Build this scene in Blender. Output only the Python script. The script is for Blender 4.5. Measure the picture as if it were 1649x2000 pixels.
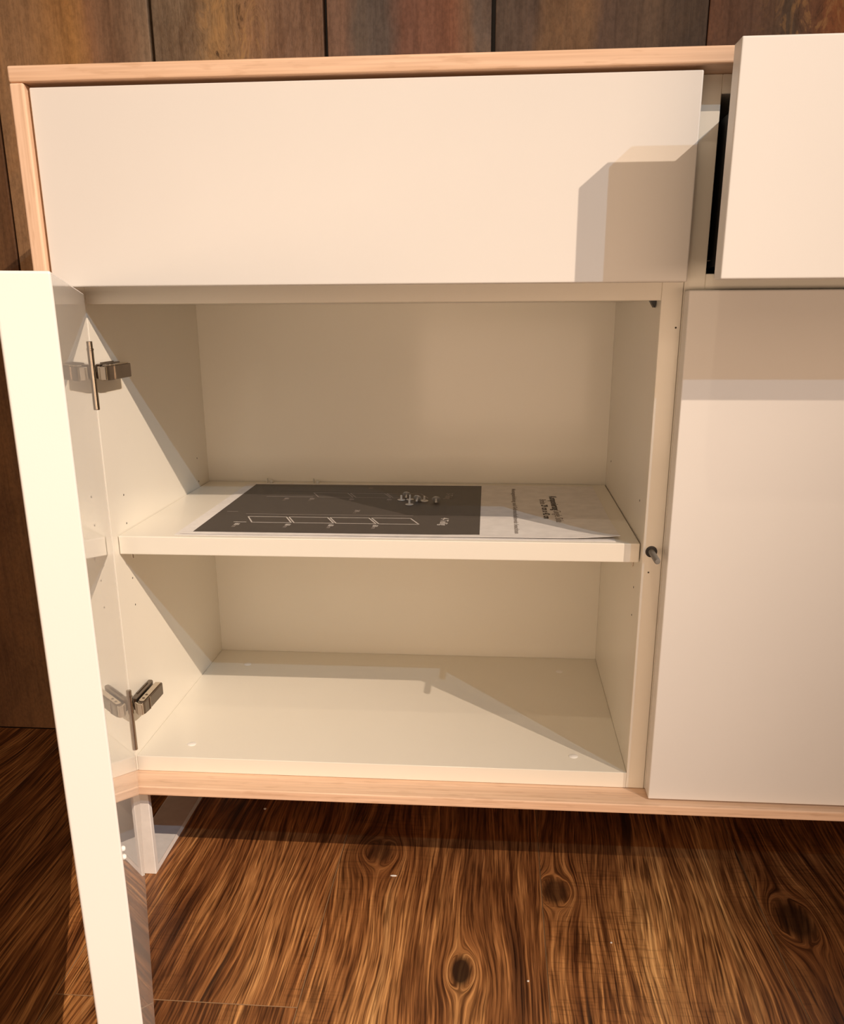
import bpy, bmesh, math, random
from mathutils import Vector, Matrix
random.seed(7)
for o in list(bpy.data.objects): bpy.data.objects.remove(o)
S = bpy.context.scene
COL = S.collection
R = math.radians
FL = -0.115            # floor level; z = 0 is the underside of the sideboard, y = 0 its front edge

# ------------------------------------------------------------------ camera
cd = bpy.data.cameras.new('camera'); cam = bpy.data.objects.new('camera', cd); COL.objects.link(cam)
S.camera = cam
pitch, yaw, roll = -0.3173, 0.0858, -0.0061
cp_, sp_ = math.cos(pitch), math.sin(pitch)
fwd = Vector((-math.sin(yaw)*cp_, math.cos(yaw)*cp_, sp_))
rgt = Vector((math.cos(yaw), math.sin(yaw), 0)); up = rgt.cross(fwd)
r2 = math.cos(roll)*rgt + math.sin(roll)*up; u2 = -math.sin(roll)*rgt + math.cos(roll)*up
m = Matrix((r2, u2, -fwd)).transposed().to_4x4(); m.translation = Vector((0.4284, -0.8654, 0.5082))
cam.matrix_world = m
cd.sensor_fit = 'VERTICAL'; cd.sensor_height = 36.0
cd.lens = 1790.1/2000*36.0
cd.shift_x = 8.9/2000; cd.shift_y = 188.2/2000
cd.clip_start = 0.02

# ------------------------------------------------------------------ light
W = bpy.data.worlds.new('room'); S.world = W; W.use_nodes = True
bg = W.node_tree.nodes['Background']; bg.inputs[0].default_value = (1.0, 0.74, 0.50, 1); bg.inputs[1].default_value = 0.02

def spot(name, loc, aim, power, color, size, blend, radius):
    l = bpy.data.lights.new(name, 'SPOT'); l.energy = power; l.color = color
    l.spot_size = R(size); l.spot_blend = blend; l.shadow_soft_size = radius
    o = bpy.data.objects.new(name, l); COL.objects.link(o); o.location = loc
    o.rotation_euler = (Vector(aim)-Vector(loc)).to_track_quat('-Z', 'Y').to_euler()
    return o
spot('ceiling_spot_warm', (2.70, -2.10, 2.45), (-0.38, -0.10, 0.08), 670, (1.0, 0.785, 0.605), 30, 1.0, 0.012)
spot('ceiling_spot_cool', (2.52, -2.50, 2.42), (-0.20, -0.05, 0.35), 125, (0.50, 0.76, 1.0), 40, 1.0, 0.012)
spot('ceiling_spot_front', (0.30, -1.12, 2.40), (0.25, 0.05, 0.30), 15, (1.0, 0.78, 0.55), 60, 0.7, 0.02)
def area(name, loc, aim, power, color, sx, sy):
    l = bpy.data.lights.new(name, 'AREA'); l.energy = power; l.color = color; l.shape = 'RECTANGLE'; l.size = sx; l.size_y = sy
    o = bpy.data.objects.new(name, l); COL.objects.link(o); o.location = loc
    o.rotation_euler = (Vector(aim)-Vector(loc)).to_track_quat('-Z', 'Y').to_euler()
    return o
area('added_fill_high', (0.75, -2.6, 2.05), (0.4, 0.1, 0.30), 17, (1.0, 0.70, 0.47), 4.2, 2.0)  # unseen soft panel, added to lift the shaded fronts from above
area('added_fill_low', (0.90, -3.3, 0.16), (0.90, 0.0, 0.16), 45, (1.0, 0.69, 0.465), 4.0, 0.54)  # unseen low panel, added to brighten fronts and compartments but little floor

S.view_settings.view_transform = 'Standard'; S.view_settings.look = 'None'
S.view_settings.exposure = -0.07; S.view_settings.gamma = 1.0
S.view_settings.use_curve_mapping = False

# ------------------------------------------------------------------ materials
def newmat(name):
    mt = bpy.data.materials.new(name); mt.use_nodes = True
    nt = mt.node_tree; b = nt.nodes['Principled BSDF']
    return mt, nt, b
def nd(nt, typ, **kw):
    n = nt.nodes.new(typ)
    for k, v in kw.items():
        if k.startswith('i_'): n.inputs[k[2:].replace('_', ' ')].default_value = v
        else: setattr(n, k, v)
    return n
def lk(nt, a, b): nt.links.new(a, b)
def math_(nt, op, a, b=None, clamp=False):
    n = nt.nodes.new('ShaderNodeMath'); n.operation = op; n.use_clamp = clamp
    for i, v in enumerate((a, b)):
        if v is None: continue
        if isinstance(v, (int, float)): n.inputs[i].default_value = v
        else: nt.links.new(v, n.inputs[i])
    return n.outputs[0]
def mapping(nt, vec, scale, loc=(0,0,0)):
    n = nt.nodes.new('ShaderNodeMapping'); n.inputs['Scale'].default_value = scale; n.inputs['Location'].default_value = loc
    nt.links.new(vec, n.inputs['Vector']); return n.outputs[0]
def noise(nt, vec, scale=1, detail=3, rough=0.55, dist=0.0):
    n = nd(nt, 'ShaderNodeTexNoise', i_Scale=scale, i_Detail=detail, i_Roughness=rough, i_Distortion=dist)
    nt.links.new(vec, n.inputs['Vector']); return n.outputs['Fac']
def ramp(nt, fac, stops, interp='LINEAR'):
    n = nt.nodes.new('ShaderNodeValToRGB'); cr = n.color_ramp; cr.interpolation = interp
    while len(cr.elements) > 1: cr.elements.remove(cr.elements[-1])
    first = True
    for pos, c in stops:
        c = tuple(c) + (1,) if len(c) == 3 else c
        if first: e = cr.elements[0]; e.position = pos; first = False
        else: e = cr.elements.new(pos)
        e.color = c
    nt.links.new(fac, n.inputs[0]); return n.outputs[0]
def mixc(nt, fac, a, b, mode='MIX'):
    n = nt.nodes.new('ShaderNodeMix'); n.data_type = 'RGBA'; n.blend_type = mode
    for sock, v in ((n.inputs[0], fac), (n.inputs[6], a), (n.inputs[7], b)):
        if isinstance(v, (int, float)): sock.default_value = v
        elif isinstance(v, (tuple, list)): sock.default_value = tuple(v) + (1,)
        else: nt.links.new(v, sock)
    return n.outputs[2]
def bump(nt, b, h, strength, dist):
    n = nd(nt, 'ShaderNodeBump', i_Strength=strength, i_Distance=dist)
    nt.links.new(h, n.inputs['Height']); nt.links.new(n.outputs[0], b.inputs['Normal'])
def objrand(nt, k=37.0):
    oi = nt.nodes.new('ShaderNodeObjectInfo'); tc = nt.nodes.new('ShaderNodeTexCoord')
    s = math_(nt, 'MULTIPLY', oi.outputs['Random'], k)
    cx = nt.nodes.new('ShaderNodeCombineXYZ')
    for i in range(3): nt.links.new(s, cx.inputs[i])
    a = nt.nodes.new('ShaderNodeVectorMath'); a.operation = 'ADD'
    nt.links.new(tc.outputs['Object'], a.inputs[0]); nt.links.new(cx.outputs[0], a.inputs[1])
    return a.outputs[0], oi.outputs['Random'], tc.outputs['Object']

def plain(name, color, rough=0.5, metal=0.0, spec=0.5):
    mt, nt, b = newmat(name)
    tc = nt.nodes.new('ShaderNodeTexCoord')
    f = noise(nt, tc.outputs['Object'], 60, 3)
    c2 = tuple(min(1, c*1.06) for c in color); c1 = tuple(c*0.94 for c in color)
    lk(nt, ramp(nt, f, [(0.3, c1), (0.7, c2)]), b.inputs['Base Color'])
    b.inputs['Roughness'].default_value = rough; b.inputs['Metallic'].default_value = metal
    b.inputs['Specular IOR Level'].default_value = spec
    return mt

def white_lacquer(name, color, rough, coat, cr=0.03):
    mt, nt, b = newmat(name)
    tc = nt.nodes.new('ShaderNodeTexCoord')
    f = noise(nt, tc.outputs['Object'], 9, 2)
    lk(nt, ramp(nt, f, [(0.3, tuple(c*0.985 for c in color)), (0.7, color)]), b.inputs['Base Color'])
    b.inputs['Roughness'].default_value = rough
    b.inputs['Coat Weight'].default_value = coat; b.inputs['Coat Roughness'].default_value = cr
    g = noise(nt, tc.outputs['Object'], 900, 2)
    bump(nt, b, g, 0.04, 0.0005)
    return mt
M = {}
M['white'] = white_lacquer('white_lacquer', (0.83, 0.80, 0.755), 0.45, 0.4, 0.30)
M['gloss'] = white_lacquer('white_gloss_foil', (0.83, 0.80, 0.755), 0.38, 0.8, 0.012)
M['gloss'].node_tree.nodes['Principled BSDF'].inputs['Specular IOR Level'].default_value = 0.25
M['inner'] = white_lacquer('white_melamine', (0.87, 0.825, 0.72), 0.45, 0.35, 0.12)
M['legwhite'] = plain('white_powder_coat', (0.80, 0.77, 0.73), 0.5)
M['cap'] = plain('white_plastic', (0.88, 0.86, 0.82), 0.3)
M['black'] = plain('black_plastic', (0.012, 0.011, 0.012), 0.45)
M['anthracite'] = plain('black_drawer_metal', (0.006, 0.006, 0.007), 0.7, 0.0, 0.2)
M['hole'] = plain('drill_hole_dark', (0.05, 0.04, 0.03), 0.8)
M['steel'] = plain('nickel_steel', (0.62, 0.55, 0.46), 0.20, 1.0)
M['bronze'] = plain('burnished_nickel', (0.17, 0.135, 0.105), 0.28, 0.9)
M['steel2'] = plain('nickel_arm', (0.36, 0.31, 0.255), 0.22, 1.0)
M['stud'] = plain('zinc_stud', (0.62, 0.61, 0.59), 0.42, 0.55)
M['rodgrey'] = plain('grey_plastic', (0.20, 0.185, 0.165), 0.5)
M['paper'] = plain('white_paper', (0.80, 0.77, 0.74), 0.75, 0, 0.2)
M['print'] = plain('dark_grey_print', (0.075, 0.065, 0.058), 0.5, 0, 0.4)
M['ink_light'] = plain('white_print', (0.62, 0.58, 0.54), 0.6)
M['ink_mid'] = plain('grey_print', (0.34, 0.30, 0.27), 0.6)
M['ink_dark'] = plain('dark_ink', (0.06, 0.05, 0.045), 0.7)
M['ink_grey'] = plain('grey_ink', (0.24, 0.20, 0.17), 0.7)
M['clear'] = plain('clear_plastic', (0.93, 0.92, 0.88), 0.15)
M['clear'].node_tree.nodes['Principled BSDF'].inputs['Transmission Weight'].default_value = 0.35

def beech(name, axis):
    mt, nt, b = newmat(name)
    v, rnd, oc = objrand(nt, 3.1)
    st = [70, 70, 70]; st[axis] = 1.6
    fine = [420, 420, 420]; fine[axis] = 9
    g = noise(nt, mapping(nt, v, tuple(st)), 1, 4, 0.6, 0.5)
    f = noise(nt, mapping(nt, v, tuple(fine)), 1, 2, 0.5)
    fl = [260, 260, 260]; fl[axis] = 40
    fk = noise(nt, mapping(nt, v, tuple(fl)), 1, 2, 0.5)
    c = ramp(nt, g, [(0.25, (0.78, 0.50, 0.31)), (0.45, (0.88, 0.605, 0.415)), (0.6, (0.92, 0.65, 0.46)), (0.8, (0.84, 0.565, 0.365))])
    c = mixc(nt, 0.5, c, ramp(nt, f, [(0.35, (0.76, 0.70, 0.64)), (0.6, (1, 1, 1))]), 'MULTIPLY')
    c = mixc(nt, 0.4, c, ramp(nt, fk, [(0.30, (0.75, 0.68, 0.6)), (0.42, (1, 1, 1))]), 'MULTIPLY')
    lk(nt, c, b.inputs['Base Color'])
    b.inputs['Roughness'].default_value = 0.5
    bump(nt, b, f, 0.12, 0.0004)
    return mt
M['beech_x'] = beech('beech_along_x', 0); M['beech_z'] = beech('beech_along_z', 2)

def floor_oak(name, knots=()):
    mt, nt, b = newmat(name)
    v, rnd, oc = objrand(nt, 23.0)
    # wandering coordinate so the grain runs in cathedrals
    w1 = noise(nt, mapping(nt, v, (5.0, 1.6, 1)), 1, 2, 0.5)
    w2 = noise(nt, mapping(nt, v, (24, 5.0, 1)), 1, 3, 0.55)
    sx = nt.nodes.new('ShaderNodeSeparateXYZ'); lk(nt, v, sx.inputs[0])
    xx = math_(nt, 'ADD', sx.outputs[0], math_(nt, 'ADD', math_(nt, 'MULTIPLY', w1, 0.085), math_(nt, 'MULTIPLY', w2, 0.006)))
    # named knots (plank coordinates): the grain bends round them
    so = nt.nodes.new('ShaderNodeSeparateXYZ'); lk(nt, oc, so.inputs[0])
    dark = None
    for kx, ky, rx, ry, amt in knots:
        dx = math_(nt, 'DIVIDE', math_(nt, 'SUBTRACT', so.outputs[0], kx), rx); dy = math_(nt, 'DIVIDE', math_(nt, 'SUBTRACT', so.outputs[1], ky), ry)
        d = math_(nt, 'SQRT', math_(nt, 'ADD', math_(nt, 'MULTIPLY', dx, dx), math_(nt, 'MULTIPLY', dy, dy)))
        d = math_(nt, 'ADD', d, math_(nt, 'MULTIPLY', math_(nt, 'SUBTRACT', w2, 0.5), 0.9))
        d2 = math_(nt, 'MAXIMUM', math_(nt, 'MULTIPLY', d, d), 0.8)
        xx = math_(nt, 'SUBTRACT', xx, math_(nt, 'MULTIPLY', math_(nt, 'DIVIDE', dx, d2), rx*1.15))   # streamlines round an ellipse
        kd = math_(nt, 'MULTIPLY', ramp(nt, d, [(0.55, (1, 1, 1)), (1.15, (0, 0, 0))]), amt)
        dark = kd if dark is None else math_(nt, 'MAXIMUM', dark, kd)
    cv = nt.nodes.new('ShaderNodeCombineXYZ'); lk(nt, xx, cv.inputs[0]); lk(nt, sx.outputs[1], cv.inputs[1])
    vw = cv.outputs[0]
    broad = noise(nt, mapping(nt, vw, (22, 1.1, 1)), 1, 3, 0.55)
    mid = noise(nt, mapping(nt, vw, (85, 1.8, 1)), 1, 3, 0.6)
    fine = noise(nt, mapping(nt, vw, (290, 7.0, 1)), 1, 4, 0.62)
    pores = noise(nt, mapping(nt, vw, (520, 15.0, 1)), 1, 2, 0.5)
    tone = noise(nt, mapping(nt, v, (7, 2.2, 1), (3, 1, 0)), 1, 3, 0.55)
    saw = noise(nt, mapping(nt, v, (26, 330, 1)), 1, 2, 0.5)
    t = math_(nt, 'ADD', math_(nt, 'MULTIPLY', broad, 0.5), math_(nt, 'MULTIPLY', mid, 0.5))
    c = ramp(nt, t, [(0.36, (0.095, 0.038, 0.015)), (0.44, (0.235, 0.097, 0.033)), (0.50, (0.335, 0.147, 0.050)), (0.57, (0.45, 0.215, 0.076)), (0.68, (0.60, 0.33, 0.13))])
    c = mixc(nt, 1.0, c, ramp(nt, fine, [(0.36, (0.36, 0.29, 0.26)), (0.46, (0.80, 0.76, 0.74)), (0.54, (1.10, 1.10, 1.10)), (0.64, (1.75, 1.9, 2.0))]), 'MULTIPLY')
    c = mixc(nt, 0.95, c, ramp(nt, tone, [(0.32, (0.42, 0.33, 0.28)), (0.45, (0.80, 0.68, 0.60)), (0.56, (1.05, 1.0, 0.95)), (0.68, (1.35, 1.38, 1.35))]), 'MULTIPLY')
    c = mixc(nt, 0.8, c, ramp(nt, pores, [(0.38, (0.25, 0.20, 0.17)), (0.50, (1, 1, 1))]), 'MULTIPLY')
    c = mixc(nt, math_(nt, 'MULTIPLY', ramp(nt, w1, [(0.5, (0, 0, 0)), (0.6, (1, 1, 1))]), 0.35), c, ramp(nt, saw, [(0.36, (0.25, 0.2, 0.18)), (0.44, (1, 1, 1))]), 'MULTIPLY')
    # knots and dark cracks
    vo = nd(nt, 'ShaderNodeTexVoronoi', i_Scale=1.0, i_Randomness=1.0); lk(nt, mapping(nt, vw, (7.5, 3.0, 1)), vo.inputs['Vector'])
    kn = math_(nt, 'ADD', vo.outputs['Distance'], math_(nt, 'MULTIPLY', math_(nt, 'SUBTRACT', fine, 0.5), 0.10))
    c = mixc(nt, ramp(nt, kn, [(0.03, (0.92,)*3), (0.065, (0.6,)*3), (0.12, (0, 0, 0))]), c, (0.022, 0.009, 0.004))
    if dark is not None: c = mixc(nt, dark, c, (0.020, 0.008, 0.004))
    crk = noise(nt, mapping(nt, vw, (55, 1.5, 1), (4, 2, 0)), 1, 3, 0.5)
    c = mixc(nt, ramp(nt, crk, [(0.66, (0, 0, 0)), (0.70, (0.85,)*3)]), c, (0.020, 0.010, 0.006))
    lk(nt, c, b.inputs['Base Color'])
    b.inputs['Roughness'].default_value = 0.42; b.inputs['Specular IOR Level'].default_value = 0.35
    h = math_(nt, 'ADD', math_(nt, 'MULTIPLY', fine, 0.7), math_(nt, 'MULTIPLY', pores, 0.5))
    bump(nt, b, h, 0.55, 0.0012)
    return mt
M['floor'] = floor_oak('dark_oak_laminate')
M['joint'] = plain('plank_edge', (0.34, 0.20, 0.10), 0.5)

def old_wood(name, stops, gold=0.0, width=0.2):
    """weathered wall board: colours run in vertical bands across the board"""
    mt, nt, b = newmat(name)
    v, rnd, oc = objrand(nt, 11.0)
    sx = nt.nodes.new('ShaderNodeSeparateXYZ'); lk(nt, oc, sx.inputs[0])
    n1 = noise(nt, mapping(nt, v, (9, 3, 3)), 1, 4, 0.6)
    fx = math_(nt, 'ADD', math_(nt, 'DIVIDE', sx.outputs[0], width), 0.5)
    fx = math_(nt, 'ADD', fx, math_(nt, 'MULTIPLY', math_(nt, 'SUBTRACT', n1, 0.5), 0.32))
    c = ramp(nt, fx, stops)
    grain = noise(nt, mapping(nt, v, (150, 1, 7)), 1, 4, 0.65)
    speck = noise(nt, mapping(nt, v, (260, 1, 160)), 1, 3, 0.65)
    blot = noise(nt, mapping(nt, v, (16, 1, 7)), 1, 5, 0.65, 0.6)
    c = mixc(nt, 0.55, c, ramp(nt, grain, [(0.3, (0.55, 0.5, 0.46)), (0.5, (1, 1, 1)), (0.75, (1.2, 1.15, 1.1))]), 'MULTIPLY')
    c = mixc(nt, 0.8, c, ramp(nt, blot, [(0.3, (0.6, 0.52, 0.46)), (0.5, (1, 1, 1)), (0.7, (1.25, 1.15, 1.0))]), 'MULTIPLY')
    c = mixc(nt, 0.5, c, ramp(nt, speck, [(0.35, (0.80,)*3), (0.6, (1.3,)*3)]), 'MULTIPLY')
    c = mixc(nt, 1.0, c, (1.24, 1.24, 1.24), 'MULTIPLY')
    hs_ = nd(nt, 'ShaderNodeHueSaturation', i_Saturation=0.98); lk(nt, c, hs_.inputs['Color']); c = hs_.outputs[0]
    if gold > 0:
        k = noise(nt, mapping(nt, v, (30, 1, 13)), 1, 5, 0.7, 2.2)
        msk = math_(nt, 'MULTIPLY', ramp(nt, k, [(0.52, (0, 0, 0)), (0.60, (1, 1, 1))]), ramp(nt, fx, [(0.22, (0, 0, 0)), (0.4, (1, 1, 1)), (0.52, (1, 1, 1)), (0.72, (0, 0, 0))]))
        c = mixc(nt, math_(nt, 'MULTIPLY', msk, gold), c, (0.50, 0.29, 0.12))
        dk = math_(nt, 'MULTIPLY', ramp(nt, k, [(0.36, (1, 1, 1)), (0.43, (0, 0, 0))]), ramp(nt, fx, [(0.22, (0, 0, 0)), (0.4, (1, 1, 1)), (0.52, (1, 1, 1)), (0.72, (0, 0, 0))]))
        c = mixc(nt, math_(nt, 'MULTIPLY', dk, gold*0.9), c, (0.05, 0.026, 0.012))
        h = math_(nt, 'ADD', k, math_(nt, 'MULTIPLY', grain, 0.4)); hs = 0.7
    else:
        h = math_(nt, 'ADD', math_(nt, 'MULTIPLY', blot, 0.6), math_(nt, 'MULTIPLY', grain, 0.5)); hs = 0.45
    lk(nt, c, b.inputs['Base Color'])
    b.inputs['Roughness'].default_value = 0.6; b.inputs['Specular IOR Level'].default_value = 0.3
    bump(nt, b, h, hs, 0.003)
    return mt

# ------------------------------------------------------------------ mesh helpers
WL = {}                                   # world location of parents that are not rotated
def link(name, me, mat, parent=None, loc=(0,0,0), smooth=False):
    o = bpy.data.objects.new(name, me); COL.objects.link(o)
    if mat is not None and not me.materials: me.materials.append(mat)
    if smooth:
        for p in me.polygons: p.use_smooth = True
        me.set_sharp_from_angle(angle=R(32))
    if parent is not None: o.parent = parent
    o.location = loc
    return o
def finish(name, bm, mat, parent=None, local=False, smooth=False):
    """link a bmesh given in world coordinates (local=True: in its parent's coordinates), origin at its own middle"""
    lo = Vector((min(v.co.x for v in bm.verts), min(v.co.y for v in bm.verts), min(v.co.z for v in bm.verts)))
    hi = Vector((max(v.co.x for v in bm.verts), max(v.co.y for v in bm.verts), max(v.co.z for v in bm.verts)))
    c = (lo+hi)/2
    bmesh.ops.translate(bm, verts=bm.verts, vec=-c)
    bmesh.ops.recalc_face_normals(bm, faces=bm.faces)
    me = bpy.data.meshes.new(name); bm.to_mesh(me); bm.free()
    off = Vector((0,0,0)) if (parent is None or local) else WL[parent.name]
    o = link(name, me, mat, parent, c-off, smooth)
    WL[o.name] = c if not local else Vector((0,0,0))
    return o
def add_box(bm, x0, x1, y0, y1, z0, z1, bev=0.0, seg=2):
    b2 = bmesh.new(); bmesh.ops.create_cube(b2, size=1)
    for v in b2.verts: v.co = Vector((x0+(v.co.x+.5)*(x1-x0), y0+(v.co.y+.5)*(y1-y0), z0+(v.co.z+.5)*(z1-z0)))
    if bev > 0: bmesh.ops.bevel(b2, geom=list(b2.edges), offset=bev, segments=seg, profile=0.5, affect='EDGES')
    t = bpy.data.meshes.new('t'); b2.to_mesh(t); b2.free(); bm.from_mesh(t); bpy.data.meshes.remove(t)
def box(name, x0, x1, y0, y1, z0, z1, mat, parent=None, bev=0.0008, seg=2, local=False):
    bm = bmesh.new(); add_box(bm, x0, x1, y0, y1, z0, z1, bev, seg)
    return finish(name, bm, mat, parent, local)
def add_prism(bm, pts, z0, z1, bev=0.0):
    b2 = bmesh.new()
    lo = [b2.verts.new((x, y, z0)) for x, y in pts]; hi = [b2.verts.new((x, y, z1)) for x, y in pts]
    b2.faces.new(lo[::-1]); b2.faces.new(hi); n = len(pts)
    for i in range(n): b2.faces.new((lo[i], lo[(i+1) % n], hi[(i+1) % n], hi[i]))
    if bev > 0: bmesh.ops.bevel(b2, geom=list(b2.edges), offset=bev, segments=1, affect='EDGES')
    t = bpy.data.meshes.new('t'); b2.to_mesh(t); b2.free(); bm.from_mesh(t); bpy.data.meshes.remove(t)
def add_lathe(bm, prof, seg=24, mat=None):
    """prof: (radius, z) pairs, closed on the axis; mat places it"""
    rings = []
    b2 = bmesh.new()
    for r, z in prof:
        if r < 1e-7: rings.append([b2.verts.new((0, 0, z))])
        else: rings.append([b2.verts.new((r*math.cos(2*math.pi*i/seg), r*math.sin(2*math.pi*i/seg), z)) for i in range(seg)])
    for a, c in zip(rings, rings[1:]):
        for i in range(seg):
            j = (i+1) % seg
            if len(a) == 1 and len(c) == 1: continue
            if len(a) == 1: b2.faces.new((a[0], c[i], c[j]))
            elif len(c) == 1: b2.faces.new((a[i], a[j], c[0]))
            else: b2.faces.new((a[i], a[j], c[j], c[i]))
    if mat is not None: bmesh.ops.transform(b2, matrix=mat, verts=b2.verts)
    t = bpy.data.meshes.new('t'); b2.to_mesh(t); b2.free(); bm.from_mesh(t); bpy.data.meshes.remove(t)
def lathe(name, prof, mtx, mat, parent=None, seg=24, local=False):
    bm = bmesh.new(); add_lathe(bm, prof, seg, mtx)
    return finish(name, bm, mat, parent, local, True)
def T(x, y, z): return Matrix.Translation((x, y, z))
def RX(a): return Matrix.Rotation(R(a), 4, 'X')
def RY(a): return Matrix.Rotation(R(a), 4, 'Y')
def RZ(a): return Matrix.Rotation(R(a), 4, 'Z')
def empty(name, loc):
    o = bpy.data.objects.new(name, None); COL.objects.link(o); o.location = loc; o.empty_display_size = 0.05
    WL[o.name] = Vector(loc); return o
def tag(o, label=None, cat=None, group=None, kind=None):
    for k, v in (('label', label), ('category', cat), ('group', group), ('kind', kind)):
        if v: o[k] = v
    return o
def cyl(r, z0, z1, b=0.0002): return [(0, z0), (r-b, z0), (r, z0+b), (r, z1-b), (r-b, z1), (0, z1)]

# ------------------------------------------------------------------ the setting
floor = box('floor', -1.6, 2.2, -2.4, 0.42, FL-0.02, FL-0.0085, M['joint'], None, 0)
tag(floor, 'dark brown rustic oak laminate floor laid in wide planks', 'floor', kind='structure')
PW = 0.236; x0 = 0.018-PW*6; L = 1.28
joint = {3: -0.45, 4: -0.8, 5: -0.6, 6: -0.178, 7: -0.5, 8: -0.75, 9: -0.4, 10: -0.65}
KNOTS = [(0.404, -0.117, 0.0125, 0.027, 0.95), (0.300, 0.085, 0.020, 0.030, 0.6), (0.505, 0.022, 0.016, 0.028, 0.75), (0.758, -0.01, 0.020, 0.04, 0.8)]
def plank_mesh(w, l, fm=None):
    bm = bmesh.new(); add_box(bm, -w/2, w/2, -l/2, l/2, -0.0085, 0, 0.0005, 1)
    bm.normal_update()
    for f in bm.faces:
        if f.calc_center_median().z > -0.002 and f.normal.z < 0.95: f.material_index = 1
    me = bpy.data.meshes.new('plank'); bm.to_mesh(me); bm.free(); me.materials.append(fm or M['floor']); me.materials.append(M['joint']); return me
for i in range(14):
    xa = x0+PW*i; j = joint.get(i, random.uniform(-1, .2))
    ys = [j]
    while ys[0] > -2.4: ys.insert(0, ys[0]-L)
    while ys[-1] < 0.387: ys.append(ys[-1]+L)
    for a, b_ in zip(ys, ys[1:]):
        a, b_ = max(a, -2.4), min(b_, 0.385)
        if b_-a < 0.02: continue
        fm = None; cxp, cyp = xa+PW/2, (a+b_)/2
        ks = [(kx-cxp, ky-cyp, rx, ry, am) for kx, ky, rx, ry, am in KNOTS if xa < kx < xa+PW and a < ky < b_]
        if ks: fm = floor_oak('dark_oak_laminate_knotty', ks)
        me = plank_mesh(PW-0.0003, b_-a-0.0003, fm)
        link('plank', me, None, floor, Vector((xa+PW/2, (a+b_)/2, FL))-WL['floor'])
YW = 0.387
wall = box('wall_back', -1.6, 2.2, YW+0.016, YW+0.06, FL, 2.5, M['black'], None, 0)
tag(wall, 'back wall clad in weathered reclaimed wooden boards', 'wall', kind='structure')
boards = [
 (-1.60,-1.36,None,0),(-1.36,-1.13,None,0),(-1.13,-0.92,None,0),(-0.92,-0.69,None,0),(-0.69,-0.45,None,0),
 (-0.45,-0.209,[(0,(.085,.036,.014)),(.5,(.105,.046,.017)),(.8,(.14,.068,.026)),(1,(.10,.046,.019))],0),
 (-0.209,-0.002,[(0,(.24,.135,.065)),(.25,(.27,.15,.07)),(.5,(.36,.18,.055)),(.62,(.22,.115,.06)),(.85,(.20,.12,.07)),(1,(.21,.15,.10))],0.0),
 (-0.002,0.2135,[(0,(.20,.145,.095)),(.25,(.22,.15,.09)),(.4,(.28,.17,.075)),(.6,(.26,.15,.08)),(.8,(.22,.13,.08)),(1,(.20,.12,.075))],0.9),
 (0.2135,0.4155,[(0,(.20,.12,.08)),(.12,(.19,.115,.08)),(.2,(.115,.092,.076)),(.35,(.12,.095,.08)),(.45,(.20,.10,.068)),(.75,(.24,.105,.06)),(.86,(.22,.13,.08)),(.9,(.16,.12,.095)),(1,(.16,.12,.095))],0),
 (0.4155,0.665,[(0,(.12,.088,.066)),(.18,(.13,.09,.068)),(.24,(.21,.125,.066)),(.45,(.22,.13,.068)),(.52,(.125,.082,.06)),(.75,(.14,.095,.065)),(.85,(.085,.06,.045)),(1,(.075,.055,.042))],0),
 (0.665,0.915,[(0,(.15,.075,.045)),(.25,(.13,.075,.05)),(.38,(.085,.062,.045)),(.48,(.16,.075,.04)),(.6,(.22,.08,.028)),(.85,(.24,.09,.03)),(1,(.20,.075,.03))],0.5),
 (0.915,1.13,None,0),(1.13,1.36,None,0),(1.36,1.60,None,0),(1.60,1.85,None,0),(1.85,2.2,None,0)]
generic = [(0,(.08,.036,.017)),(.3,(.105,.048,.021)),(.6,(.075,.038,.020)),(1,(.10,.045,.02))]
gap = 0.0024
for k, (a, b_, st, gold) in enumerate(boards):
    mt = old_wood('reclaimed_board', st or generic, gold, b_-a)
    bm = bmesh.new(); g2 = 0.0008 if k in (6, 10) else gap
    add_box(bm, a+(0.0006 if k == 10 else gap if k != 6 else 0.0012), b_-(0.0006 if k == 9 else gap if k != 5 else 0.0012), YW, YW+0.018, FL+0.0, 2.5, 0.0012, 2)
    finish('board', bm, mt, wall)

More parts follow.
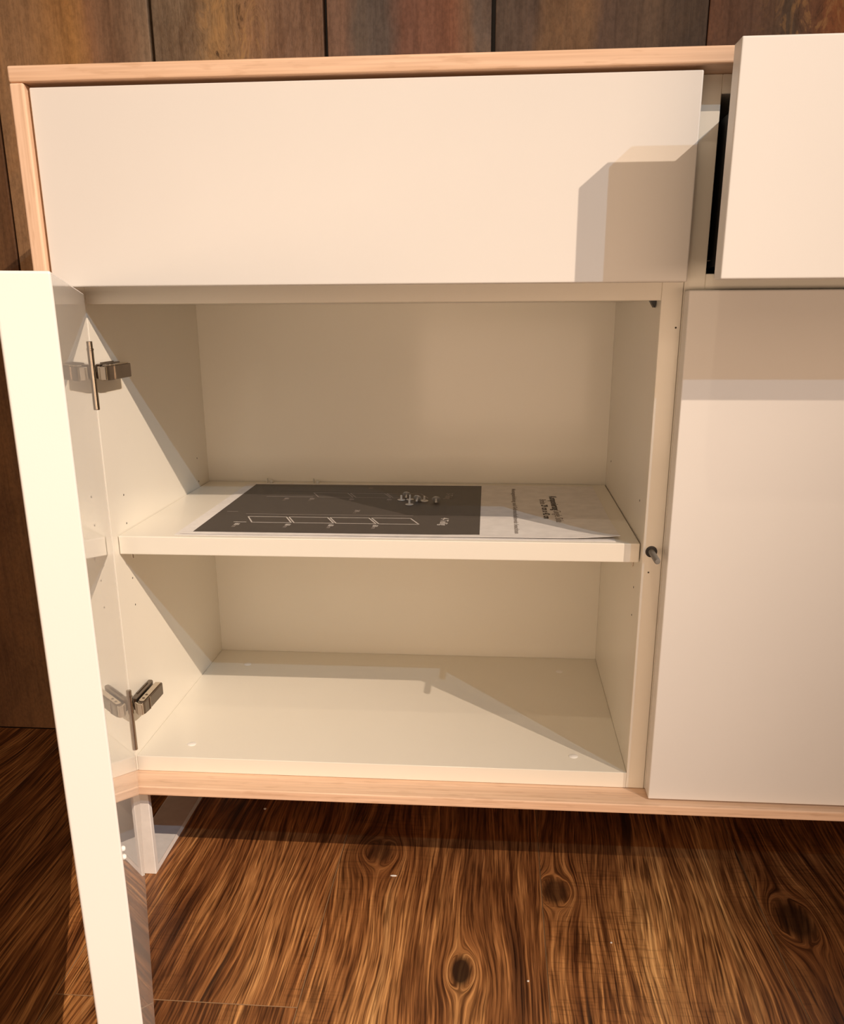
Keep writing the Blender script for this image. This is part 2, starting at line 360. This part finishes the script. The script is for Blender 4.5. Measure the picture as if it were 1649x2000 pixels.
# ------------------------------------------------------------------ sideboard
ZT, TH, DEP = 0.7088, 0.0132, 0.381
YC, YB = 0.0353, 0.3727
SB = empty('sideboard', (0.594, 0.19, FL))
tag(SB, 'white sideboard with light wood frame, open left door and pulled-out right drawer', 'sideboard')
XR = 1.1918
box('top_panel', 0, XR, 0, DEP, ZT-TH, ZT, M['beech_x'], SB, 0.0018, 3)
box('side_panel', 0.0002, TH, 0, DEP, 0.0109, ZT-TH-0.0002, M['beech_z'], SB, 0.0018, 3)
box('side_panel', XR-TH, XR-0.0002, 0, DEP, 0.0109, ZT-TH-0.0002, M['beech_z'], SB, 0.0018, 3)
box('bottom_panel', 0, XR, 0, DEP, 0.0, 0.0108, M['beech_x'], SB, 0.0014, 3)
def module(xa, xi0, xi1, xb, ZD0=0.513, ZD1=0.5355):
    e = 0.0001
    parts = {}
    parts['l'] = box('carcass_side', xa+e, xi0, YC, YB+.004, 0.0112, ZT-TH-.0003, M['inner'], SB, 0.0005, 1)
    parts['r'] = box('carcass_side', xi1, xb-e, YC, YB+.004, 0.0112, ZT-TH-.0003, M['inner'], SB, 0.0005, 1)
    parts['f'] = box('carcass_bottom', xi0+e, xi1-e, YC, YB, 0.0111, 0.0293, M['inner'], SB, 0.0005, 1)
    parts['d'] = box('carcass_divider', xi0+e, xi1-e, YC, YB, ZD0, ZD1, M['inner'], SB, 0.0005, 1)
    parts['t'] = box('carcass_top', xi0+e, xi1-e, YC, YB, 0.6803, ZT-TH-.0003, M['inner'], SB, 0.0005, 1)
    parts['b'] = box('back_panel', xi0+e, xi1-e, YB+.0004, YB+.004, 0.0112, ZT-TH-.0003, M['inner'], SB, 0, 1)
    return parts
A = module(0.0132, 0.0318, 0.5767, 0.5959)
B = module(0.5961, 0.6147, 1.1596, 1.1786)

# drill holes of the shelf supports
def hole(parent, axis, x, y, z, r=0.0011):
    mt = T(x, y, z) @ (RY(90) if axis == 'x' else RX(90) if axis == 'y' else Matrix())
    return lathe('drill_hole', [(0, -.0003), (r, -.0003), (r, .00012), (0, .00012)], mt, M['hole'], parent, 10)
for y in (0.0766, 0.329):
    for z in (0.3189, 0.2879, 0.2262, 0.1954):
        hole(A['l'], 'x', 0.0318, y, z)
        if z != 0.2879: hole(A['r'], 'x', 0.5767, y, z)
hole(A['r'], 'y', 0.5917, YC, 0.489, 0.0009); hole(A['r'], 'y', 0.5837, YC, 0.2543, 0.0009)
# cover caps in the cabinet floor
for x, y in ((0.0847, 0.0685), (0.5222, 0.0698), (0.0845, 0.3192), (0.5225, 0.321)):
    lathe('cover_cap', [(0, 0), (.0052, 0), (.0052, .0004), (.0042, .0009), (0, .0012)], T(x, y, 0.0292), M['cap'], A['f'], 20)
# push latch in the right-hand side of the left unit
pl = lathe('push_latch', [(0, -.0004), (.0058, -.0004), (.0058, .0003), (.0044, .0005), (0, .0005)], T(0.5850, YC, 0.2758) @ RX(90), M['black'], A['r'], 24)
# (third level stays under the carcass side)
lathe('latch_rod', [(0, 0), (.0030, 0), (.0030, .0365), (.0024, .0385), (0, .0388)], T(0.5850, YC, 0.2758) @ RX(90), M['rodgrey'], A['r'], 18)
# little black catch below the divider
bm = bmesh.new(); add_prism(bm, [(0, 0), (.0062, 0), (.0048, -.0062), (.0038, -.0062)], 0, .010)
bmesh.ops.transform(bm, matrix=T(0.5708, 0.070, 0.5129) @ RX(90), verts=bm.verts)
finish('catch', bm, M['black'], A['d'])

# shelf with its support pins
SH0, SH1, YS = 0.2606, 0.2804, 0.0488
shelf = box('shelf', 0.0325, 0.5757, YS, YB-.0012, SH0, SH1, M['inner'], SB, 0.0009, 2)
for x in (0.0382, 0.5702):
    for y in (0.0766, 0.329):
        lathe('shelf_pin', cyl(.0012, -.0052, 0), T(x if y > .1 else (0.0440 if x < .3 else 0.5705), y if y > .1 else 0.054, SH0), M['steel'], shelf, 12)

# left drawer (closed)
def drawer_box(parent, xa, xb, y0, y1, z0, z1, ox=0):
    for x in (xa, xb-.012):
        box('drawer_side', x, x+.012, y0, y1, z0, z1, M['anthracite'], parent, 0.0006, 1)
    box('drawer_base', xa+.0122, xb-.0122, y0, y1, z0+.004, z0+.012, M['anthracite'], parent, 0)
    box('drawer_back', xa+.0122, xb-.0122, y1-.012, y1, z0+.0122, z1, M['anthracite'], parent, 0)
dl = box('drawer', 0.0158, 0.5928, 0.0043, 0.0260, 0.5281, 0.6924, M['white'], SB, 0.0013, 3)
drawer_box(dl, 0.040, 0.569, 0.0262, 0.340, 0.5415, 0.6630)
dr = box('drawer', 0.5987, 1.1740, -0.0955, -0.0729, 0.5274, 0.6922, M['white'], SB, 0.0013, 3)
drawer_box(dr, 0.6190, 1.1545, -0.0727, 0.245, 0.5415, 0.6630)
for x in (0.6150, 1.1556):
    box('runner', x, x+.0038, 0.040, 0.30, 0.5463, 0.5474, M['steel2'], dr, 0.0002, 1)

# right door (closed)
box('door', 0.5968, 1.1743, 0.0112, 0.0334, 0.0121, 0.5214, M['white'], SB, 0.0013, 3)

# left door (open)
TD, WD = 0.0212, 0.5765
bm = bmesh.new(); add_box(bm, 0, WD, -TD, 0, -.2552, .2552, 0.0010, 3)
bm.normal_update()
for f in bm.faces:
    if f.normal.y > 0.99: f.material_index = 1          # glossy foil on the inner face
me = bpy.data.meshes.new('door'); bm.to_mesh(me); bm.free(); me.materials.append(M['white']); me.materials.append(M['gloss'])
door = link('door', me, M['white'], SB, Vector((0.0351, 0.0260, (0.0119+0.5223)/2))-WL['sideboard'])
door.rotation_euler = (0, 0, -R(67.29)); WL[door.name] = Vector((0, 0, 0))
for z in (-.0062, -.0108):
    lathe('bumper', [(0, 0), (.0014, 0), (.0014, .0006), (.0009, .0012), (0, .0014)], T(WD-.012, 0, z) @ RX(-90), M['cap'], door, 14, local=True)

# hinges: arm on the carcass side with an upright pin at the door
def hinge(zc, pz0, pz1):
    z0, z1 = zc-.0071, zc+.0071
    bm = bmesh.new()                                   # mounting plate on the wall with its raised rib
    add_prism(bm, [(.0320,.043),(.0345,.036),(.0392,.034),(.0392,.0850),(.0380,.0865),(.0380,.0885),(.0362,.0905),(.0320,.0905)], z0+.0010, z1+.0008, .0005)
    add_prism(bm, [(.0330,.050),(.0352,.050),(.0352,.080),(.0330,.080)], z1, z1+.0018, .0003)
    h = finish('hinge', bm, M['bronze'], SB)
    bm = bmesh.new(); add_prism(bm, [(.0412,.0320),(.0446,.0268),(.0486,.0272),(.0502,.0300),(.0502,.0440),(.0506,.0444),(.0506,.0845),(.0490,.0872),(.0412,.0872)], z0, z1-.0008, .0005)
    add_prism(bm, [(.0393,.036),(.0411,.036),(.0411,.082),(.0393,.082)], z0+.001, z1-.0070)
    finish('hinge_arm', bm, M['bronze'], h)
    bm = bmesh.new(); add_prism(bm, [(.0418,.0345),(.0442,.0315),(.0484,.0318),(.0488,.0835),(.0474,.0855),(.0418,.0855)], z1-.0008, z1+.0002, .0003)
    finish('arm_cover', bm, M['steel'], h)
    bm = bmesh.new(); add_prism(bm, [(.0385,.0300),(.0440,.0236),(.0490,.0243),(.0496,.0266),(.0446,.0262),(.0394,.0322)], z0+.0006, z1-.0010, .0004)
    finish('hinge_plate', bm, M['steel'], h)
    box('hinge_clip', .0500, .0511, .0432, .0442, z0-.0002, z1+.0002, M['steel'], h, 0.0002, 1)
    for y in (.0395, .0490):
        lathe('hinge_screw', [(0, 0), (.0015, 0), (.0015, .0004), (.0009, .0006), (0, .0001)], T(.0452, y, z1+.0001), M['bronze'], h, 12)
    zr = pz1-.0085
    pr = [(0, pz0), (.0022, pz0), (.0026, pz0+.0006), (.0026, zr), (.0030, zr+.0003), (.0030, zr+.0017), (.0024, zr+.002), (.0024, pz1-.0005), (.002, pz1), (0, pz1)]
    lathe('hinge_pin', pr, T(.0364, .0240, 0), M['steel2'], h, 18)
hinge(0.4490, 0.4140, 0.4790)
hinge(0.0915, 0.0430, 0.1145)

# sled legs: flat bar bent to a U
def leg(x0_, x1_):
    t = .0078; ya, yb_ = 0.0200, 0.360
    pts_o = [(ya, 0.0), (ya, FL), (yb_, FL), (yb_, 0.0)]
    bm = bmesh.new()
    def quad_prism(poly):
        add_prism(bm, poly, 0, x1_-x0_, .0006)
    poly = [(ya, -.0002), (ya, FL), (yb_, FL), (yb_, -.0002), (yb_-t, -.0002), (yb_-t, FL+t), (ya+t, FL+t), (ya+t, -.0002)]
    quad_prism(poly)
    bmesh.ops.transform(bm, matrix=Matrix(((0,0,1,x0_),(1,0,0,0),(0,1,0,0),(0,0,0,1))), verts=bm.verts)
    return finish('leg', bm, M['legwhite'], SB)
leg(0.0040, 0.0462); leg(XR-0.0462, XR-0.004)

# ------------------------------------------------------------------ instruction sheet on the shelf
IS = empty('instruction_sheet', (0.326, 0.205, SH1))
tag(IS, 'large white paper sheet with dark grey printed panel lying on the shelf', 'paper')
def sheet(name, xa, xb, ya, yb_, z, th, lift, parent, mat, rot=0.0, nx=40, ny=16):
    bm = bmesh.new(); grid = [[], []]
    for s, zz in ((0, z), (1, z+th)):
        for j in range(ny+1):
            row = []
            for i in range(nx+1):
                x = xa+(xb-xa)*i/nx; y = ya+(yb_-ya)*j/ny
                k = max(0, (x-0.500)/0.06)**1.6*max(0, 1-(y-ya)/0.10)**1.5*lift
                k += lift*.22*max(0, 1-(y-ya)/0.02)*max(0, min(1, (x-.2)/.3))
                row.append(bm.verts.new((x+rot*(y-ya), y-rot*(x-xa), zz+k)))
            grid[s].append(row)
    for j in range(ny):
        for i in range(nx):
            bm.faces.new((grid[1][j][i], grid[1][j][i+1], grid[1][j+1][i+1], grid[1][j+1][i]))
            bm.faces.new((grid[0][j][i], grid[0][j+1][i], grid[0][j+1][i+1], grid[0][j][i+1]))
    for j in range(ny):
        bm.faces.new((grid[0][j][0], grid[1][j][0], grid[1][j+1][0], grid[0][j+1][0])); bm.faces.new((grid[0][j][nx], grid[0][j+1][nx], grid[1][j+1][nx], grid[1][j][nx]))
    for i in range(nx):
        bm.faces.new((grid[0][0][i], grid[0][0][i+1], grid[1][0][i+1], grid[1][0][i])); bm.faces.new((grid[0][ny][i], grid[1][ny][i], grid[1][ny][i+1], grid[0][ny][i+1]))
    return finish(name, bm, mat, parent)
sheet('lower_sheet', 0.0905, 0.552, 0.0570, 0.350, SH1+.0001, .0004, 0.0, IS, M['paper'], 0.006)
sheet('upper_sheet', 0.0960, 0.5570, 0.0600, 0.352, SH1+.0010, .0003, 0.0036, IS, M['paper'])
ZP = SH1+.00145
def flat(bm, pts, z):
    bm.faces.new([bm.verts.new((x, y, z)) for x, y in pts])
def slab(name, pts, z, th, mat, parent):
    bm = bmesh.new(); add_prism(bm, pts, z, z+th); return finish(name, bm, mat, parent)
panel = slab('printed_panel', [(0.1075, 0.0687), (0.4135, 0.0687), (0.4108, 0.3465), (0.1062, 0.3440)], ZP, .0001, M['print'], IS)
ZI = ZP+.00022
def lines(name, segs, w, mat, parent):
    bm = bmesh.new()
    for (ax, ay), (bx, by) in segs:
        d = Vector((bx-ax, by-ay)).normalized(); n = Vector((-d.y, d.x))*w/2
        add_prism(bm, [(ax-n.x, ay-n.y), (bx-n.x, by-n.y), (bx+n.x, by+n.y), (ax+n.x, ay+n.y)], ZI, ZI+.00005)
    return finish(name, bm, mat, parent)
def parallelogram(xa, xb, y0, y1, sh):
    p = [(xa, y1), (xb, y1), (xb+sh, y0), (xa+sh, y0)]
    return [(p[0], p[1]), (p[1], p[2]), (p[2], p[3]), (p[3], p[0])]
bxs = [0.147, 0.1945, 0.2417, 0.2892]
for q in bxs:
    lines('shelf_outline', parallelogram(q+.0008, q+.0452, 0.1150, 0.1440, 0.0118), .0016, M['ink_light'], panel)
for q in (0.1954, 0.2430, 0.2900):
    lines('shelf_outline', parallelogram(q+.0008, q+.0448, 0.2600, 0.2875, 0.0112), .0013, M['ink_mid'], panel)
lines('dimension_line', [((0.1417, 0.1577), (0.3362, 0.1577))], .0013, M['ink_mid'], panel)
lines('dimension_line', [((0.1385, 0.1160), (0.1530, 0.1160))], .0016, M['ink_light'], panel)
lines('dimension_line', [((0.1408, 0.2604), (0.2005, 0.2604))], .0016, M['ink_mid'], panel)
lines('dimension_line', [((0.1424, 0.3014), (0.335, 0.3014))], .0010, M['ink_grey'], panel)
lines('dimension_line', [((0.1160, 0.1690), (0.1290, 0.1692))], .0014, M['ink_mid'], panel)
def text(name, body, x, y_back, length, mat, parent, size, bold=0.0, z=ZI):
    """letters read towards the front of the shelf (-y), tops towards +x"""
    cu = bpy.data.curves.new(name, 'FONT'); cu.body = body; cu.size = size; cu.offset = bold; cu.resolution_u = 2; cu.extrude = 0.00002
    o = bpy.data.objects.new('t', cu); COL.objects.link(o); bpy.context.view_layer.update()
    me = bpy.data.meshes.new_from_object(o.evaluated_get(bpy.context.evaluated_depsgraph_get()))
    bpy.data.objects.remove(o)
    xs = [v.co.x for v in me.vertices]; k = length/(max(xs)-min(xs)); x_0 = min(xs)
    bm = bmesh.new(); bm.from_mesh(me); bpy.data.meshes.remove(me)
    for v in bm.verts: v.co = Vector((x+v.co.y, y_back-(v.co.x-x_0)*k, z+v.co.z))
    return finish(name, bm, mat, parent)
text('print_title', '4-Teilig', 0.3690, 0.1490, 0.037, M['ink_light'], panel, .0125, .00022)
text('print_title', '3-Teilig', 0.3670, 0.2925, 0.037, M['ink_mid'], panel, .0125, .0001)
for x, y in ((0.1425, 0.1095), (0.1995, 0.1095), (0.2475, 0.1095), (0.2965, 0.1095)):
    text('print_number', '60', x, y, 0.0085, M['ink_light'], panel, .0085, .00025); text('print_unit', 'cm', x, y-.0100, 0.0075, M['ink_mid'], panel, .0075, .0001)
for x, y in ((0.1665, 0.2530), (0.1985, 0.2530), (0.2485, 0.2530), (0.2955, 0.2530)):
    text('print_number', '60', x, y, 0.0085, M['ink_mid'], panel, .0085, .0002); text('print_unit', 'cm', x, y-.0100, 0.0075, M['ink_grey'], panel, .0075)
text('print_number', '240', 0.2655, 0.1865, 0.0105, M['ink_mid'], panel, .0085, .0002); text('print_unit', 'cm', 0.2650, 0.1745, 0.0075, M['ink_grey'], panel, .0075)
text('print_number', '180', 0.2625, 0.3290, 0.0105, M['ink_grey'], panel, .0085, .0002)
ZK = SH1+.0015
text('heading', 'Komponierung', 0.4965, 0.2815, 0.083, M['ink_dark'], IS, .0125, .00035, ZK)
text('heading', 'Single Side', 0.4970, 0.1955, 0.060, M['ink_grey'], IS, .0125, 0, ZK)
text('subheading', 'Breite', 0.4835, 0.2605, 0.028, M['ink_grey'], IS, .0115, 0, ZK)
text('subheading', '29 cm x 42 cm', 0.4845, 0.2290, 0.076, M['ink_dark'], IS, .0108, .00025, ZK)
text('note', 'Montageanleitung und Gebrauchshinweis beachten', 0.4505, 0.3285, 0.250, M['ink_mid'], IS, .0072, .0002, ZK)

# ------------------------------------------------------------------ metal studs on the sheet
stud_prof = [(0, 0), (.0046, 0), (.0050, .0004), (.0048, .0008), (.0016, .0013), (.0014, .0016), (.0014, .0058), (.0010, .0064), (0, .0065)]
ZS = ZP+.0001
studs = [
 (0.3135, 0.2468, 0, 0, 'upright metal stud at the left end of the stud pile on the printed sheet'),
 (0.3190, 0.2610, 128, -4, 'tipped metal stud leaning at the back of the stud pile'),
 (0.3240, 0.2500, 0, 0, 'upright metal stud just right of the leaning stud at the back'),
 (0.3345, 0.2400, 126, -14, 'tipped metal stud in the middle, pin pointing to the front'),
 (0.3425, 0.2410, 4, 30, 'upright metal stud at the right end of the stud pile'),
 (0.3260, 0.2200, 0, 0, 'upright metal stud nearest the front of the shelf'),
 (0.3575, 0.2340, 128, 3, 'single metal stud tipped over to the right, apart from the pile')]
for x, y, tilt, rz, lab in studs:
    e = empty('metal_stud', (x, y, ZS)); tag(e, lab, 'stud', 'metal studs on the printed sheet')
    mt = RZ(rz) @ RX(tilt)
    zmin = min((mt @ Vector((r*math.cos(a), r*math.sin(a), z))).z for r, z in stud_prof for a in [k*math.pi/24 for k in range(48)])
    base = T(x, y, ZS-zmin) @ mt
    lathe('head', stud_prof[:4]+[(.0014, .0013), (0, .0013)], base, M['stud'], e, 28)
    lathe('pin', [(0, .00132), (.0014, .00132)]+stud_prof[6:], base, M['stud'], e, 16)

# clear plastic pieces behind the sheet
for x, lab in ((0.1227, 'small clear plastic plug at the back of the shelf, nearer the left wall'), (0.187, 'small clear plastic plug at the back of the shelf, further from the left wall')):
    e = empty('plastic_plug', (x, 0.3625, SH1)); tag(e, lab, 'plug', 'clear plugs behind the sheet')
    lathe('plug_body', cyl(.0022, 0, .0042, .0005), T(x, 0.3625, SH1), M['clear'], e, 16)
    lathe('plug_flange', cyl(.0034, 0, .0010, .0003), T(x-.0058, 0.3625, SH1+.0034) @ RY(90), M['clear'], e, 16)

# white crumbs on the floor
for x, y, sx, sy, lab in ((0.1371, 0.1726, .0016, .0020, 'tiny white crumb on the dark floor beneath the sideboard'),
                          (0.3212, 0.0370, .0036, .0014, 'thin white splinter on the floor in front of the sideboard'),
                          (0.4706, -0.126, .0011, .0011, 'tiny white crumb on the floor left of the long plank seam'),
                          (0.5575, -0.0626, .0010, .0010, 'tiny white crumb on the floor right of the long plank seam')):
    bm = bmesh.new(); bmesh.ops.create_icosphere(bm, subdivisions=2, radius=1)
    for v in bm.verts: v.co = Vector((x+v.co.x*sx*(1+.2*random.random()), y+v.co.y*sy*(1+.2*random.random()), FL+.0006+v.co.z*.0007))
    tag(finish('crumb', bm, M['cap']), lab, 'crumb')
